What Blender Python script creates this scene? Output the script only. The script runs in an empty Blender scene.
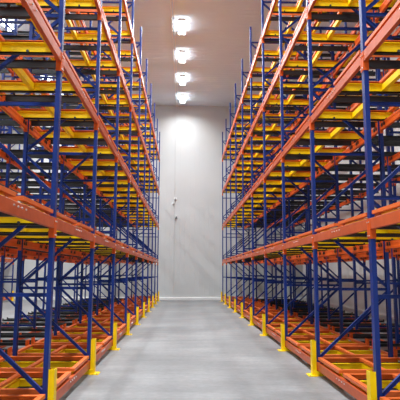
import bpy, math, random
from mathutils import Matrix, Vector
random.seed(7)
SC = bpy.context.scene
COL = SC.collection
PI = math.pi

# ------------------------------------------------------------------ camera
F_PX, PITCH, YAW, ROLL, CAM_H = 519.3, 0.13833, 0.02833, -0.0040, 1.663
cd = bpy.data.cameras.new('camera'); cam = bpy.data.objects.new('camera', cd); COL.objects.link(cam)
cd.sensor_fit = 'HORIZONTAL'; cd.sensor_width = 36.0; cd.lens = F_PX / 400.0 * 36.0
cd.clip_start = 0.05; cd.clip_end = 200
fw = Vector((math.sin(YAW) * math.cos(PITCH), math.cos(YAW) * math.cos(PITCH), math.sin(PITCH)))
rt = Vector((math.cos(YAW), -math.sin(YAW), 0.0)); up = rt.cross(fw)
cr, sr = math.cos(ROLL), math.sin(ROLL)
rt2 = rt * cr - up * sr; up2 = rt * sr + up * cr
M = Matrix((rt2, up2, -fw)).transposed().to_4x4(); M.translation = Vector((0, 0, CAM_H))
cam.matrix_world = M
SC.camera = cam

def project(p):
    v = Vector(p) - Vector((0, 0, CAM_H)); d = v.dot(fw)
    if d < 0.05: return None
    return 200 + F_PX * v.dot(rt2) / d, 200 - F_PX * v.dot(up2) / d

def in_view(lo, hi, margin=140):
    """False for what lies wholly outside the frame (with a wide margin)."""
    pts = []
    n = 6
    for i in range(n + 1):
        for j in range(n + 1):
            for k in (0, 1):
                a = project((lo[0] + (hi[0] - lo[0]) * i / n, lo[1] + (hi[1] - lo[1]) * j / n, lo[2] + (hi[2] - lo[2]) * k))
                if a: pts.append(a)
    return any(-margin < x < 400 + margin and -margin < y < 400 + margin for x, y in pts)

# ------------------------------------------------------------------ materials
def mat(name, col, rough=0.5, metal=0.0, var=0.0, scale=6.0, spec=0.5, dirt=None, coords='Object'):
    m = bpy.data.materials.new(name); m.use_nodes = True
    nt = m.node_tree; N = nt.nodes; L = nt.links
    b = N['Principled BSDF']
    b.inputs['Roughness'].default_value = rough; b.inputs['Metallic'].default_value = metal
    b.inputs['Specular IOR Level'].default_value = spec
    b.inputs['Base Color'].default_value = (*col, 1)
    if var:
        tc = N.new('ShaderNodeTexCoord'); nz = N.new('ShaderNodeTexNoise')
        nz.inputs['Scale'].default_value = scale; nz.inputs['Detail'].default_value = 6
        L.new(tc.outputs[coords], nz.inputs['Vector'])
        r = N.new('ShaderNodeValToRGB')
        r.color_ramp.elements[0].position = 0.32; r.color_ramp.elements[1].position = 0.68
        d = dirt or tuple(c * (1 - var) for c in col)
        r.color_ramp.elements[0].color = (*d, 1); r.color_ramp.elements[1].color = (*col, 1)
        L.new(nz.outputs['Fac'], r.inputs['Fac']); L.new(r.outputs['Color'], b.inputs['Base Color'])
        mr = N.new('ShaderNodeMapRange')
        mr.inputs['To Min'].default_value = min(1, rough + 0.1); mr.inputs['To Max'].default_value = max(0.05, rough - 0.08)
        L.new(nz.outputs['Fac'], mr.inputs['Value']); L.new(mr.outputs['Result'], b.inputs['Roughness'])
    return m

ORANGE = mat('orange_paint', (0.58, 0.092, 0.015), 0.40, var=0.16, scale=5)
BRIGHT_ORANGE = mat('bright_orange_paint', (0.70, 0.10, 0.008), 0.45, spec=0.3, var=0.12, scale=5)
CART_ORANGE = mat('cart_orange_paint', (0.78, 0.150, 0.024), 0.40, var=0.12, scale=5)
YELLOW = mat('yellow_paint', (0.98, 0.68, 0.0), 0.42, spec=0.3, var=0.12, scale=5)
BLACK = mat('black_rail_steel', (0.013, 0.013, 0.014), 0.42, spec=0.5, var=0.3, scale=4)
BLUE = mat('blue_paint', (0.0015, 0.022, 0.175), 0.38, spec=0.3, var=0.15, scale=5)
ZINC = mat('zinc_bolt', (0.72, 0.72, 0.70), 0.3, metal=0.9)
DARK = mat('dark_plastic', (0.03, 0.03, 0.035), 0.5)
WHITE = mat('white_plastic', (0.78, 0.78, 0.77), 0.45)
GREY = mat('galvanised_grey', (0.50, 0.50, 0.50), 0.45)
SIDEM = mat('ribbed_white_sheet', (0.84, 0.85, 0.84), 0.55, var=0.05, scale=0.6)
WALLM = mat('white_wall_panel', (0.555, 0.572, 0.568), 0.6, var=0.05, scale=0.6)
CEILM = mat('ceiling_panel', (0.68, 0.79, 0.90), 0.8, var=0.04, scale=0.6)
KERBM = mat('painted_kerb', (0.74, 0.74, 0.73), 0.6, var=0.08, scale=2)

# perforated blue upright: rows of small dark slots along the web
def perforated():
    m = mat('blue_paint_perforated', (0.0015, 0.022, 0.175), 0.38, spec=0.4)
    nt = m.node_tree; N = nt.nodes; L = nt.links; b = N['Principled BSDF']
    tc = N.new('ShaderNodeTexCoord'); sp = N.new('ShaderNodeSeparateXYZ'); L.new(tc.outputs['Object'], sp.inputs[0])
    def math_(op, a, bb=None, c=None):
        n = N.new('ShaderNodeMath'); n.operation = op
        for i, v in enumerate((a, bb, c)):
            if v is None: continue
            if isinstance(v, (int, float)): n.inputs[i].default_value = v
            else: L.new(v, n.inputs[i])
        return n.outputs[0]
    fz = math_('ABSOLUTE', math_('SUBTRACT', math_('FRACT', math_('DIVIDE', sp.outputs['Z'], 0.075)), 0.5))
    ay = math_('ABSOLUTE', math_('SUBTRACT', math_('ABSOLUTE', sp.outputs['Y']), 0.024))
    hole = math_('MULTIPLY', math_('LESS_THAN', fz, 0.16), math_('LESS_THAN', ay, 0.006))
    mx = N.new('ShaderNodeMix'); mx.data_type = 'RGBA'
    mx.inputs['A'].default_value = (0.0015, 0.022, 0.175, 1); mx.inputs['B'].default_value = (0.008, 0.012, 0.04, 1)
    L.new(hole, mx.inputs['Factor']); L.new(mx.outputs['Result'], b.inputs['Base Color'])
    return m
BLUE_HOLES = perforated()

def emissive(name, col, strength):
    m = bpy.data.materials.new(name); m.use_nodes = True
    nt = m.node_tree; nt.nodes.clear()
    e = nt.nodes.new('ShaderNodeEmission'); o = nt.nodes.new('ShaderNodeOutputMaterial')
    e.inputs['Color'].default_value = (*col, 1); e.inputs['Strength'].default_value = strength
    nt.links.new(e.outputs[0], o.inputs[0]); return m
LAMP = emissive('lamp_diffuser', (0.95, 0.98, 1.0), 16.0)

def concrete():
    m = bpy.data.materials.new('concrete_floor'); m.use_nodes = True
    nt = m.node_tree; N = nt.nodes; L = nt.links; b = N['Principled BSDF']
    tc = N.new('ShaderNodeTexCoord')
    def noise(scale, detail, sx=1, sy=1, rough=0.55):
        mp = N.new('ShaderNodeMapping'); mp.inputs['Scale'].default_value = (sx, sy, 1)
        n = N.new('ShaderNodeTexNoise'); n.inputs['Scale'].default_value = scale; n.inputs['Detail'].default_value = detail
        n.inputs['Roughness'].default_value = rough
        L.new(tc.outputs['Object'], mp.inputs[0]); L.new(mp.outputs[0], n.inputs['Vector']); return n.outputs['Fac']
    big, fine, streak = noise(0.55, 5), noise(9, 8, rough=0.7), noise(1.1, 6, 0.5, 3.0)
    def mix(t, f, a, bb, mode='MIX'):
        n = N.new('ShaderNodeMix'); n.data_type = 'RGBA'; n.blend_type = mode
        for k, v in (('Factor', f), ('A', a), ('B', bb)):
            if isinstance(v, tuple): n.inputs[k].default_value = v
            elif isinstance(v, float): n.inputs[k].default_value = v
            else: L.new(v, n.inputs[k])
        return n.outputs['Result']
    def ramp(f, p0, p1, c0, c1):
        r = N.new('ShaderNodeValToRGB'); e = r.color_ramp.elements
        e[0].position, e[1].position = p0, p1; e[0].color = (c0, c0, c0, 1); e[1].color = (c1, c1, c1, 1)
        L.new(f, r.inputs[0]); return r.outputs[0]
    base = mix('m', ramp(big, .35, .68, 0, 1), (0.172, 0.176, 0.179, 1), (0.262, 0.266, 0.268, 1))
    base = mix('m', 1.0, base, ramp(fine, .3, .7, .82, 1.10), 'MULTIPLY')
    base = mix('m', 1.0, base, ramp(streak, .33, .7, .86, 1.10), 'MULTIPLY')
    scuff = ramp(noise(2.6, 9, 0.6, 2.2, 0.8), .60, .74, 0, 0.5)
    base = mix('m', scuff, base, (0.42, 0.42, 0.41, 1))
    L.new(base, b.inputs['Base Color'])
    b.inputs['Roughness'].default_value = 0.42; b.inputs['Specular IOR Level'].default_value = 0.45
    rr = N.new('ShaderNodeMapRange'); rr.inputs['To Min'].default_value = 0.34; rr.inputs['To Max'].default_value = 0.62
    L.new(big, rr.inputs['Value']); L.new(rr.outputs[0], b.inputs['Roughness'])
    bp = N.new('ShaderNodeBump'); bp.inputs['Strength'].default_value = 0.08; bp.inputs['Distance'].default_value = 0.01
    L.new(fine, bp.inputs['Height']); L.new(bp.outputs[0], b.inputs['Normal'])
    return m
CONCRETE = concrete()

# ------------------------------------------------------------------ mesh builder
class MB:
    def __init__(self): self.v, self.f, self.m, self.mats = [], [], [], []
    def _mi(self, m):
        if m not in self.mats: self.mats.append(m)
        return self.mats.index(m)
    def hexa(self, pts, m):
        b = len(self.v); self.v += [tuple(p) for p in pts]; k = self._mi(m)
        for q in ((0, 3, 2, 1), (4, 5, 6, 7), (0, 1, 5, 4), (1, 2, 6, 5), (2, 3, 7, 6), (3, 0, 4, 7)):
            self.f.append(tuple(b + i for i in q)); self.m.append(k)
    def box(self, x0, x1, y0, y1, z0, z1, m):
        self.hexa([(x0, y0, z0), (x1, y0, z0), (x1, y1, z0), (x0, y1, z0), (x0, y0, z1), (x1, y0, z1), (x1, y1, z1), (x0, y1, z1)], m)
    def prism(self, prof, axis, a, bb, m):
        """prof: 2D outline; axis 'x': (y,z) outline, 'y': (x,z), 'z': (x,y)."""
        n = len(prof); s = len(self.v); k = self._mi(m)
        def P(p, t): return {'x': (t, p[0], p[1]), 'y': (p[0], t, p[1]), 'z': (p[0], p[1], t)}[axis]
        self.v += [P(p, a) for p in prof] + [P(p, bb) for p in prof]
        area = sum(prof[i][0] * prof[(i + 1) % n][1] - prof[(i + 1) % n][0] * prof[i][1] for i in range(n))
        flip = (area > 0) == (axis != 'y')      # keep the normals outward
        c0, c1 = [s + i for i in range(n)], [s + n + i for i in range(n)]
        fs = [tuple(reversed(c0)), tuple(c1)] + [(s + i, s + (i + 1) % n, s + n + (i + 1) % n, s + n + i) for i in range(n)]
        for q in fs:
            self.f.append(q if flip else tuple(reversed(q))); self.m.append(k)
    def bar(self, p, q, w, h, m):
        """A flat C-channel-like bar from p to q in the xz plane: w across in the plane, h along y."""
        p, q = Vector(p), Vector(q); d = (q - p).normalized(); n = Vector((-d.z, 0, d.x)) * (w / 2); y = Vector((0, h / 2, 0))
        self.hexa([p - n - y, q - n - y, q - n + y, p - n + y, p + n - y, q + n - y, q + n + y, p + n + y], m)
        t = 0.006                                # lips of the channel
        for s in (-1, 1):
            o = n * s * 0.86; e = n * 0.14; l = Vector((0, 0.010, 0))
            a = [p + o - e - y - l, q + o - e - y - l, q + o - e - y, p + o - e - y, p + o + e - y - l, q + o + e - y - l, q + o + e - y, p + o + e - y]
            self.hexa(a, m)
    def cyl(self, c, r, h, axis, m, n=12):
        pr = [(r * math.cos(2 * PI * i / n), r * math.sin(2 * PI * i / n)) for i in range(n)]
        i0, i1, t = {'x': (1, 2, 0), 'y': (0, 2, 1), 'z': (0, 1, 2)}[axis]
        self.prism([(c[i0] + a, c[i1] + b) for a, b in pr], axis, c[t] - h / 2, c[t] + h / 2, m)
    def bolt(self, y, z, x, m=ZINC, r=0.011):
        self.cyl((x, y, z), r, 0.012, 'x', m, 6)
    def mesh(self, name):
        me = bpy.data.meshes.new(name); me.from_pydata(self.v, [], self.f)
        for m in self.mats: me.materials.append(m)
        me.polygons.foreach_set('material_index', self.m); me.update(); return me

def link(name, data, parent=None, loc=(0, 0, 0), rz=0.0):
    o = bpy.data.objects.new(name, data); COL.objects.link(o)
    if parent: o.parent = parent
    o.location = loc; o.rotation_euler = (0, 0, rz); return o

def tag(o, label, cat, group=None):
    o['label'] = label; o['category'] = cat; o['kind'] = 'thing'
    if group: o['group'] = group
    return o

def struct(name, mb, loc=(0, 0, 0)):
    o = link(name, mb.mesh(name), None, loc); o['kind'] = 'structure'; return o

class Kind:
    """One kind of thing: detailed parts for those near the camera, one joined mesh for the small ones far away."""
    def __init__(self, name): self.name, self.parts, self.far, self.proto = name, [], None, None
    def part(self, name, mb, loc=(0, 0, 0), sub=(), label=None):
        self.parts.append((name, mb.mesh(name), loc, [(n, s.mesh(n), l) for n, s, l in sub], label, mb, sub)); return self
    def build_proto(self):
        r = link(self.name, None)
        for name, me, loc, sub, lab, _, _ in self.parts:
            p = link(name, me, r, loc)
            if lab: p['label'] = lab
            for n, s, l in sub: link(n, s, p, l)
        return r
    def joined(self):
        j = MB()
        def add(mb, loc):
            b = len(j.v); j.v += [(x + loc[0], y + loc[1], z + loc[2]) for x, y, z in mb.v]
            idx = [j._mi(m) for m in mb.mats]
            j.f += [tuple(b + i for i in f) for f in mb.f]; j.m += [idx[i] for i in mb.m]
        for name, me, loc, sub, lab, mb, subs in self.parts:
            add(mb, loc)
            for n, s, l in subs: add(s, tuple(a + c for a, c in zip(loc, l)))
        return j.mesh(self.name)
    def place(self, loc, rz, label, cat, group, detail=True):
        if detail:
            if self.proto is None: self.proto = r = self.build_proto()
            else:
                r = self.proto.copy(); COL.objects.link(r)
                for ch in list(self.proto.children):
                    c = ch.copy(); COL.objects.link(c); c.parent = r
                    for g in ch.children:
                        d = g.copy(); COL.objects.link(d); d.parent = c
        else:
            if self.far is None: self.far = self.joined()
            r = link(self.name, self.far)
        r.location = loc; r.rotation_euler = (0, 0, rz)
        return tag(r, label, cat, group)

# ------------------------------------------------------------------ racking dimensions (local frame: x = depth into the rack from the aisle face, y = along the aisle)
BAY, UP_W, UP_D, UP_H = 2.7, 0.088, 0.056, 10.04
ROW = 1.212
NODES = [0.235] + [0.238 + 1.155 * i for i in range(1, 9)]
TOPS = [0.22, 2.30, 4.36, 6.40, 8.44]          # top of the aisle beam at each level
LANE = BAY / 4                                  # lane centres at +-LANE from the bay centre
RAIL_END = 4.12
RAIL_Y = 0.49

def c_profile(facing):
    """upright section, web on the side x = 0 (facing = 1) or x = UP_D (facing = -1)"""
    w, d, t, l = UP_W / 2, UP_D, 0.006, 0.022
    p = [(0, -w), (d, -w), (d, -w + l), (d - t, -w + l), (d - t, -w + t), (t, -w + t), (t, w - t), (d - t, w - t), (d - t, w - l), (d, w - l), (d, w), (0, w)]
    return p if facing > 0 else [(d - x, y) for x, y in p]

def make_frame(name, spacer):
    K = Kind(name)
    for f, x in ((1, 0.0), (-1, ROW)):
        mb = MB(); mb.prism(c_profile(f), 'z', 0.008, UP_H, BLUE_HOLES)
        ft = MB(); ft.box(-0.004, UP_D + 0.004, -UP_W / 2 - 0.004, UP_W / 2 + 0.004, 0, 0.008, BLUE)
        K.part('upright', mb, (x, 0, 0), [('foot_plate', ft, (0, 0, 0))])
    x0, x1 = 0.03, ROW + UP_D - 0.03
    for i, z in enumerate(NODES):
        mb = MB(); mb.bar((x0, 0, z), (x1, 0, z), 0.045, 0.03, BLUE); K.part('horizontal_brace', mb)
        if i + 1 < len(NODES):
            a, b = ((x0, x1) if i % 2 == 0 else (x1, x0))
            mb = MB(); mb.bar((a, 0, z + 0.03), (b, 0, NODES[i + 1] - 0.03), 0.045, 0.03, BLUE); K.part('diagonal_brace', mb)
    if spacer:
        for z in (NODES[1] + 0.10, NODES[5] + 0.10):
            mb = MB(); mb.box(ROW + UP_D + 0.001, 2 * ROW - 0.004, -0.02, 0.02, z - 0.018, z + 0.018, BLUE); K.part('row_spacer', mb)
    return K
FRAME = make_frame('upright_frame', True)
REAR_FRAME = make_frame('upright_frame', False)

def make_aisle_beam(floor):
    K = Kind('aisle_beam'); L_ = 1.3000; ch = 0.20 if floor else 0.24
    mb = MB()
    # rolled step beam: box with a ledge along the back and a shallow groove along its face
    prof = [(-0.001, -0.128), (0.043, -0.128), (0.046, -0.125), (0.046, -0.003), (0.043, 0.0), (-0.001, 0.0), (-0.004, -0.003), (-0.004, -0.125)]
    mb.prism(prof, 'y', -L_, L_, ORANGE)
    for c in (-0.0,):
        for y in (-0.18, -0.06, 0.06, 0.18): mb.bolt(y, -0.042, -0.008)
    K.part('beam', mb)
    for s in (-1, 1):
        c = MB()
        a, b, e = s * 1.3005, s * 1.3055, s * 1.345
        c.prism([(-0.0085, a), (0.062, a), (0.062, b), (-0.0035, b), (-0.0035, e), (-0.0085, e)], 'z', -ch, 0.0, BRIGHT_ORANGE)
        for z in (-0.045, -ch + 0.035): c.bolt(s * 1.322, z, -0.013, r=0.009)
        
        K.part('end_connector', c)
    return K
AISLE_BEAM, FLOOR_AISLE_BEAM = make_aisle_beam(False), make_aisle_beam(True)

def make_inner_beam(floor):
    K = Kind('inner_beam'); t, b = -0.1095, (-0.205 if floor else -0.235)
    mb = MB(); L_ = 1.2985
    h = t - b
    mb.prism([(0.0, b), (0.05, b), (0.05, t), (0.0, t), (0.0, t - 0.3 * h), (0.005, t - 0.35 * h), (0.005, b + 0.35 * h), (0.0, b + 0.3 * h)], 'y', -L_, L_, BRIGHT_ORANGE)
    K.part('beam', mb)
    clips = MB()
    for lc in (-LANE, LANE):
        for s in (-1, 1):
            y = lc + s * RAIL_Y
            o = MB(); o.box(0.006, 0.044, y + s * 0.004, y + s * 0.034, t, t + 0.075, BRIGHT_ORANGE) if s > 0 else o.box(0.006, 0.044, y - 0.034, y - 0.004, t, t + 0.075, BRIGHT_ORANGE)
            [o.box(-0.007, 0.0045, y + e - 0.026, y + e + 0.026, t - 0.078, t - 0.016, BLACK) for e in (-0.05, 0.05)] if not floor else None
            K.part('rail_bracket', o)
    for s in (-1, 1):
        c = MB(); y0, y1 = sorted((s * 1.299, s * 1.3055)); c.box(-0.004, 0.058, y0, y1, b - (0.0 if floor else 0.05), t + (0.0 if floor else 0.06), BRIGHT_ORANGE)
        K.part('end_connector', c)
    return K
INNER_BEAM, FLOOR_INNER_BEAM = make_inner_beam(False), make_inner_beam(True)

def make_rails(z1):
    K = Kind('lane_rails')
    for s in (-1, 1):
        mb = MB(); y, z0, t = s * RAIL_Y, -0.108, 0.005
        i = y - s * 0.046
        prof = [(y, z0), (i, z0), (i, z0 + t), (y - s * t, z0 + t), (y - s * t, z1 - t), (i, z1 - t), (i, z1), (y, z1)]
        mb.prism(prof, 'x', 0.052, RAIL_END, BLACK)
        mb.box(RAIL_END, RAIL_END + 0.03, min(y, i) - .003, max(y, i) + .003, z0, z1 + 0.03, BLACK)
        K.part('rail', mb)
    return K
FLOOR_RAILS = make_rails(-0.045)
RAILS = make_rails(-0.010)

def make_upper_cart():
    """orange top cart: a frame of angle bars on small wheels with two stops at its rear corners"""
    K = Kind('pallet_cart'); zb, zt, xe, w = 0.042, 0.084, 1.36, 0.545
    for s in (-1, 1):
        mb = MB(); y = s * w; t = 0.006
        mb.prism([(y, 0.008), (y, zt), (y - s * 0.06, zt), (y - s * 0.06, zt - t), (y - s * t, zt - t), (y - s * t, 0.008)], 'x', 0.065, xe - 0.062, CART_ORANGE)
        subs = []
        for x in (0.28, 1.10):
            wh = MB(); wh.cyl((x, s * (w - 0.072), 0.010), 0.018, 0.022, 'y', DARK, 10); subs.append(('wheel', wh, (0, 0, 0)))
        K.part('side_bar', mb, (0, 0, 0), subs)
    fr = MB(); fr.prism([(0.002, zb), (0.064, zb), (0.064, zt), (0.002, zt)], 'y', -w - 0.025, w + 0.025, CART_ORANGE); K.part('cross_bar', fr)
    md = MB(); md.prism([(0.65, zb + .004), (0.712, zb + .004), (0.712, zt), (0.65, zt)], 'y', -w + 0.0615, w - 0.0615, CART_ORANGE); K.part('cross_bar', md)
    rr = MB(); rr.prism([(xe - 0.061, zb + .004), (xe, zb + .004), (xe, zt), (xe - 0.061, zt)], 'y', -w, w, CART_ORANGE); K.part('cross_bar', rr)
    for s in (-1, 1):
        st = MB(); y = s * (w - 0.05); st.prism([(xe + 0.001, zb), (xe + 0.008, zb), (xe + 0.008, zt + 0.10), (xe + 0.001, zt + 0.10)], 'y', y - 0.045, y + 0.045, BRIGHT_ORANGE)
        st.box(xe + 0.008, xe + 0.05, y - 0.045, y - 0.039, zb, zt + 0.09, BRIGHT_ORANGE); st.box(xe + 0.008, xe + 0.05, y + 0.039, y + 0.045, zb, zt + 0.09, BRIGHT_ORANGE)
        K.part('load_stop', st)
    return K
UPPER = make_upper_cart()

def make_lower_cart():
    """yellow cart nested inside the rails under the orange one"""
    K = Kind('nested_cart'); zb, zt, xs, xe, w = -0.086, 0.014, 0.058, 1.46, 0.438
    for s in (-1, 1):
        mb = MB(); y = s * w; t = 0.006
        mb.prism([(y - s * t, zb), (y, zb), (y, zt), (y - s * 0.045, zt), (y - s * 0.045, zt - t), (y - s * t, zt - t)], 'x', xs, xe, YELLOW)
        subs = []
        for x in (0.35, 1.25):
            wh = MB(); wh.cyl((x, s * (w - 0.022), -0.085), 0.0175, 0.02, 'y', DARK, 10); subs.append(('wheel', wh, (0, 0, 0)))
        K.part('side_bar', mb, (0, 0, 0), subs)
    for x in (xs + 0.001, 0.66, xe - 0.07):
        zt_ = 0.036 if x < 0.1 else zt - .007
        zb_ = -0.03 if x < 0.1 else zb + .004
        mb = MB(); mb.prism([(x, zb_), (x + 0.062, zb_), (x + 0.062, zt_), (x, zt_)], 'y', -w + 0.0065, w - 0.0065, YELLOW); K.part('cross_bar', mb)
    return K
LOWER = make_lower_cart()

def make_guard():
    K = Kind('column_guard')
    mb = MB(); w, d, t = 0.06, 0.068, 0.008
    mb.prism([(-d - .012, -w), (-.012, -w), (-.012, -w + t), (-d - .012 + t, -w + t), (-d - .012 + t, w - t), (-.012, w - t), (-.012, w), (-d - .012, w)], 'z', 0.012, 0.56, YELLOW)
    K.part('guard_post', mb)
    b = MB()
    b.box(-0.15, -0.011, -0.115, 0.115, 0, 0.012, YELLOW)
    for s in (-1, 1):
        y0, y1 = sorted((s * 0.075, s * 0.083)); b.box(-0.011, 0.16, y0, y1, 0, 0.082, YELLOW)
        y0, y1 = sorted((s * 0.066, s * 0.083)); b.box(-0.06, -0.011, y0, y1, 0.012, 0.082, YELLOW)
        b.cyl((-0.125, s * 0.09, 0.018), 0.012, 0.014, 'z', ZINC, 6)
    K.part('base_plate', b)
    return K
GUARD = make_guard()

# ------------------------------------------------------------------ racks
ORD = {1: 'first', 2: 'second', 3: 'third', 4: 'fourth', 5: 'fifth', 6: 'sixth'}
LEVEL = ['floor level', 'first level up', 'second level up', 'third level up', 'top level']

def bay_words(b):
    n, m = b + 2, 9 - b
    if n <= m: return 'bay closest to camera' if n == 1 else '%s bay from camera' % ORD[n]
    return 'end bay by far wall' if m == 1 else '%s bay from far wall' % ORD[m]

def frame_words(k):
    if k < 0: return 'beside the camera'
    n, m = k + 1, 10 - k
    if n <= m: return '%s from camera' % ORD[n]
    return 'at the far wall end' if m == 1 else '%s from far wall' % ORD[m]

def rack(x_face, side, z0, where, ks, bs, near):
    """side -1: reaches towards -x.  where: words that name the rack.  near: parts are built up to this distance."""
    rz = 0.0 if side > 0 else PI
    def W(dx, y): return (x_face + side * dx, y)
    def box(dx0, dx1, y0, y1, zz0, zz1):
        xs = sorted((x_face + side * dx0, x_face + side * dx1)); return (xs[0], y0, zz0), (xs[1], y1, zz1)
    for k in ks:
        y = z0 + BAY * k
        if in_view(*box(0, ROW, y - .05, y + .05, 0, UP_H)):
            FRAME.place((*W(0, y), 0), rz, 'blue aisle-side upright frame with zigzag bracing, %s, %s' % (where, frame_words(k)), 'rack frame', 'aisle-side upright frames')
        if in_view(*box(2 * ROW, 3 * ROW, y - .05, y + .05, 0, UP_H)):
            REAR_FRAME.place((*W(2 * ROW, y), 0), rz, 'blue second-row upright frame, %s, %s' % (where, frame_words(k)), 'rack frame', 'deep upright frames')
        if in_view(*box(-.15, .15, y - .1, y + .1, 0, .56)):
            GUARD.place((*W(0, y), 0), rz, 'yellow floor-bolted column guard, %s, %s' % (where, frame_words(k)), 'column guard', 'yellow column guards')
    for b in bs:
        yc = z0 + BAY * (b + 0.5)
        det = yc < near
        for l, zt in enumerate(TOPS):
            w = '%s, %s, %s' % (where, LEVEL[l], bay_words(b))
            if in_view(*box(0, .06, yc - 1.3, yc + 1.3, zt - .2, zt)):
                (FLOOR_AISLE_BEAM if l == 0 else AISLE_BEAM).place((*W(0, yc), zt), rz, 'orange aisle beam, ' + w, 'rack beam', 'aisle beams', det or yc < near + 6)
            for r in (1, 2, 3):
                x = r * ROW
                if in_view(*box(x, x + .06, yc - 1.3, yc + 1.3, zt - .2, zt)):
                    xx = x if r != 1 else x + 0.002
                    (FLOOR_INNER_BEAM if l == 0 else INNER_BEAM).place((*W(xx, yc), zt), rz, 'orange %s inner beam, %s' % (('', 'second-row', 'third-row', 'fourth-row')[r], w), 'rack beam', 'inner beams', det)
            for s in (-1, 1):
                yl = yc + s * LANE
                ln = 'nearer lane' if s < 0 else 'farther lane'
                if not in_view(*box(0, RAIL_END, yl - .6, yl + .6, zt - .13, zt + .07)): continue
                (FLOOR_RAILS if l == 0 else RAILS).place((*W(0, yl), zt), rz, 'black rails, %s, %s' % (w, ln), 'lane rails', 'black lane rails', det)
                if in_view(*box(0, 1.46, yl - .6, yl + .6, zt - .06, zt + .07)):
                    UPPER.place((*W(0, yl), zt), rz, 'orange cart, %s, %s' % (w, ln), 'pallet cart', 'orange pallet carts', det)
                    LOWER.place((*W(0, yl), zt), rz, 'yellow cart, %s, %s' % (w, ln), 'pallet cart', 'yellow nested carts', det)

XL, XR, ZL, ZR = -1.550, 2.170, 6.22, 6.055
rack(XL, -1, ZL, 'rack between aisles', range(-1, 10), range(-1, 9), 13.0)
rack(XR, 1, ZR, 'rack by ribbed wall', range(-1, 10), range(-1, 9), 13.0)
rack(-9.88, -1, ZL, 'third rack', range(6, 10), range(6, 9), 0.0)

# ------------------------------------------------------------------ room
X0, X1, Y0, Y1, H = -15.0, 7.25, -9.0, 32.06, 12.2
fl = MB(); fl.box(X0, X1, Y0, Y1, -0.2, 0, CONCRETE); struct('floor', fl)

def ribbed(axis, a, b, pitch, rib, depth):
    """zigzag trapezoid line: (t, offset) pairs"""
    out, t = [], a
    while t < b - 1e-6:
        out += [(t, 0), (min(t + pitch - rib, b), 0), (min(t + pitch - rib * .75, b), depth), (min(t + pitch - rib * .25, b), depth)]
        t += pitch
    out.append((b, 0)); return out

def prism_wall(name, line, axis, base, thick, lo, hi, m):
    mb = MB()
    if axis == 'far':      # runs along x, faces -y
        mb.prism([(t, base - d) for t, d in line] + [(line[-1][0], base + thick), (line[0][0], base + thick)], 'z', lo, hi, m)
    elif axis == 'side':   # runs along y, faces -x
        mb.prism([(base - d, t) for t, d in line] + [(base + thick, line[-1][0]), (base + thick, line[0][0])], 'z', lo, hi, m)
    elif axis == 'ceil':   # runs along y, faces down
        mb.prism([(t, base - d) for t, d in line] + [(line[-1][0], base + thick), (line[0][0], base + thick)], 'x', lo, hi, m)
    struct(name, mb)
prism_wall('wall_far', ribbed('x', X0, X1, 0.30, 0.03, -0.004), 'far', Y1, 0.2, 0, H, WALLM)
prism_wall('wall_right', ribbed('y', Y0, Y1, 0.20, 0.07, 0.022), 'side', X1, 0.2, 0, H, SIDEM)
prism_wall('ceiling', ribbed('y', Y0, Y1, 0.30, 0.04, 0.006), 'ceil', H, 0.2, X0, X1, CEILM)
mb = MB(); mb.box(X0 - .2, X0, Y0, Y1, 0, H, WALLM); struct('wall_left', mb)
mb = MB(); mb.box(X0, X1, Y0 - .2, Y0, 0, H, WALLM); struct('wall_back', mb)
mb = MB(); mb.prism([(Y1 - 0.09, 0), (Y1 - 0.006, 0), (Y1 - 0.006, 0.16), (Y1 - 0.06, 0.16), (Y1 - 0.09, 0.13)], 'x', X0, X1, KERBM); struct('baseboard_far', mb)
mb = MB(); mb.prism([(X1 - 0.10, 0), (X1 - 0.03, 0), (X1 - 0.03, 0.16), (X1 - 0.07, 0.16), (X1 - 0.10, 0.13)], 'y', Y0, Y1 - 0.10, KERBM); struct('baseboard_right', mb)

# ceiling lights
def make_light():
    K = Kind('ceiling_light')
    h = MB(); h.prism([(-0.11, 0.085), (0.11, 0.085), (0.13, 0.07), (0.13, 0.0405), (-0.13, 0.0405), (-0.13, 0.07)], 'y', -0.58, 0.58, WHITE)
    br = []
    for y in (-0.45, 0.45):
        m = MB(); m.box(-0.03, 0.03, y - 0.02, y + 0.02, 0.085, 0.129, GREY); br.append(('hanger', m, (0, 0, 0)))
    K.part('housing', h, (0, 0, 0), br)
    d = MB(); d.prism([(-0.135, 0.04), (0.135, 0.04), (0.155, 0.02), (0.155, -0.03), (0.13, -0.055), (-0.13, -0.055), (-0.155, -0.03), (-0.155, 0.02)], 'y', -0.62, 0.62, LAMP); K.part('diffuser', d)
    for s in (-1, 1):
        e = MB(); y0, y1 = sorted((s * 0.622, s * 0.636)); e.box(-0.158, 0.158, y0, y1, -0.058, 0.04, WHITE); K.part('end_cap', e)
    return K
LIGHT = make_light()
AREA = bpy.data.lights.new('lamp_light', 'AREA'); AREA.shape = 'RECTANGLE'; AREA.size = 0.26; AREA.size_y = 1.2
AREA.energy = 176.0; AREA.color = (0.93, 0.97, 1.0); AREA.spread = math.radians(150)
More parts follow.
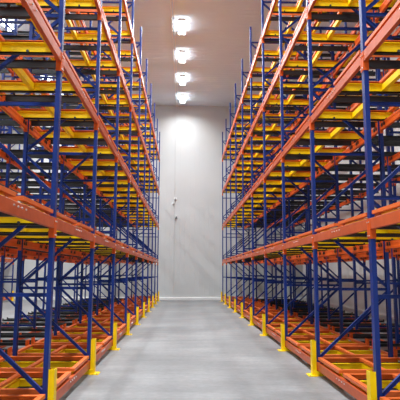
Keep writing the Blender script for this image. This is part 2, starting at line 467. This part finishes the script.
for row, (lx, aisle) in enumerate(((-0.21, 'main aisle'), (-7.65, 'side aisle'))):
    for i in range(12):
        y = 30.3 - 3.10 * i
        lab = 'glowing white ceiling light over the %s, %s' % (aisle, 'closest to far wall' if i == 0 else '%s from far wall' % {2: 'second', 3: 'third', 4: 'fourth', 5: 'fifth', 6: 'sixth', 7: 'seventh', 8: 'eighth', 9: 'ninth', 10: 'tenth', 11: 'eleventh', 12: 'twelfth'}[i + 1])
        lp = LIGHT.place((lx, y, H - 0.135), 0, lab, 'ceiling light', 'ceiling lights over the ' + aisle)
        link('lamp_light', AREA, lp, (0, 0, -0.062))

# cable conduits along the ceiling, and down the far wall
t = tag(link('ceiling_conduit', None, None, (-0.58, 11.5, H - 0.06)), 'pair of pale cable conduits running along the ceiling beside the lights', 'conduit')
for dx in (-0.05, 0.05):
    m = MB(); m.cyl((dx, 0, 0), 0.022, 41.0, 'y', WHITE, 10); link('pipe', m.mesh('pipe'), t)
for y in range(-18, 21, 3):
    m = MB(); m.box(-0.09, 0.09, y - 0.015, y + 0.015, 0.0225, 0.058, GREY); link('clip', m.mesh('clip'), t)
wy = Y1 - 0.02
m = MB(); m.cyl((-0.68, wy, 6.15), 0.012, 11.9, 'z', GREY, 8)
tag(link('wall_conduit', m.mesh('wall_conduit')), 'thin white conduit running down the far wall to the sensors', 'cord')

def wall_box(name, x, z, label, r, lens):
    t = tag(link(name, None, None, (x, Y1 - 0.001, z)), label, 'sensor')
    a = MB(); a.box(-r, r, -0.07, 0.0, -r, r, WHITE); link('housing', a.mesh('housing'), t)
    b = MB(); b.cyl((0, -0.10, -r * .2), r * 0.75, 0.058, 'y', lens, 14); link('lens', b.mesh('lens'), t)
wall_box('wall_detector', -0.62, 6.20, 'small white box with grey front, topmost on the far wall', 0.07, GREY)
wall_box('wall_detector', -0.74, 5.90, 'tiny white box just below the topmost one on far wall', 0.045, GREY)
wall_box('wall_mounted_camera', -0.56, 5.04, 'small dark camera low on the far wall under the white boxes', 0.07, DARK)

# ------------------------------------------------------------------ world and colour
w = bpy.data.worlds.new('world'); SC.world = w; w.use_nodes = True
w.node_tree.nodes['Background'].inputs[0].default_value = (0.02, 0.02, 0.02, 1)
SC.view_settings.view_transform = 'Standard'; SC.view_settings.look = 'None'
SC.view_settings.gamma = 1.0; SC.view_settings.use_curve_mapping = False
SC.view_settings.exposure = -0.15
SC.cycles.use_denoising = True
SC.cycles.max_bounces = 8; SC.cycles.diffuse_bounces = 6; SC.cycles.glossy_bounces = 4
SC.cycles.sample_clamp_indirect = 6.0; SC.cycles.caustics_reflective = False
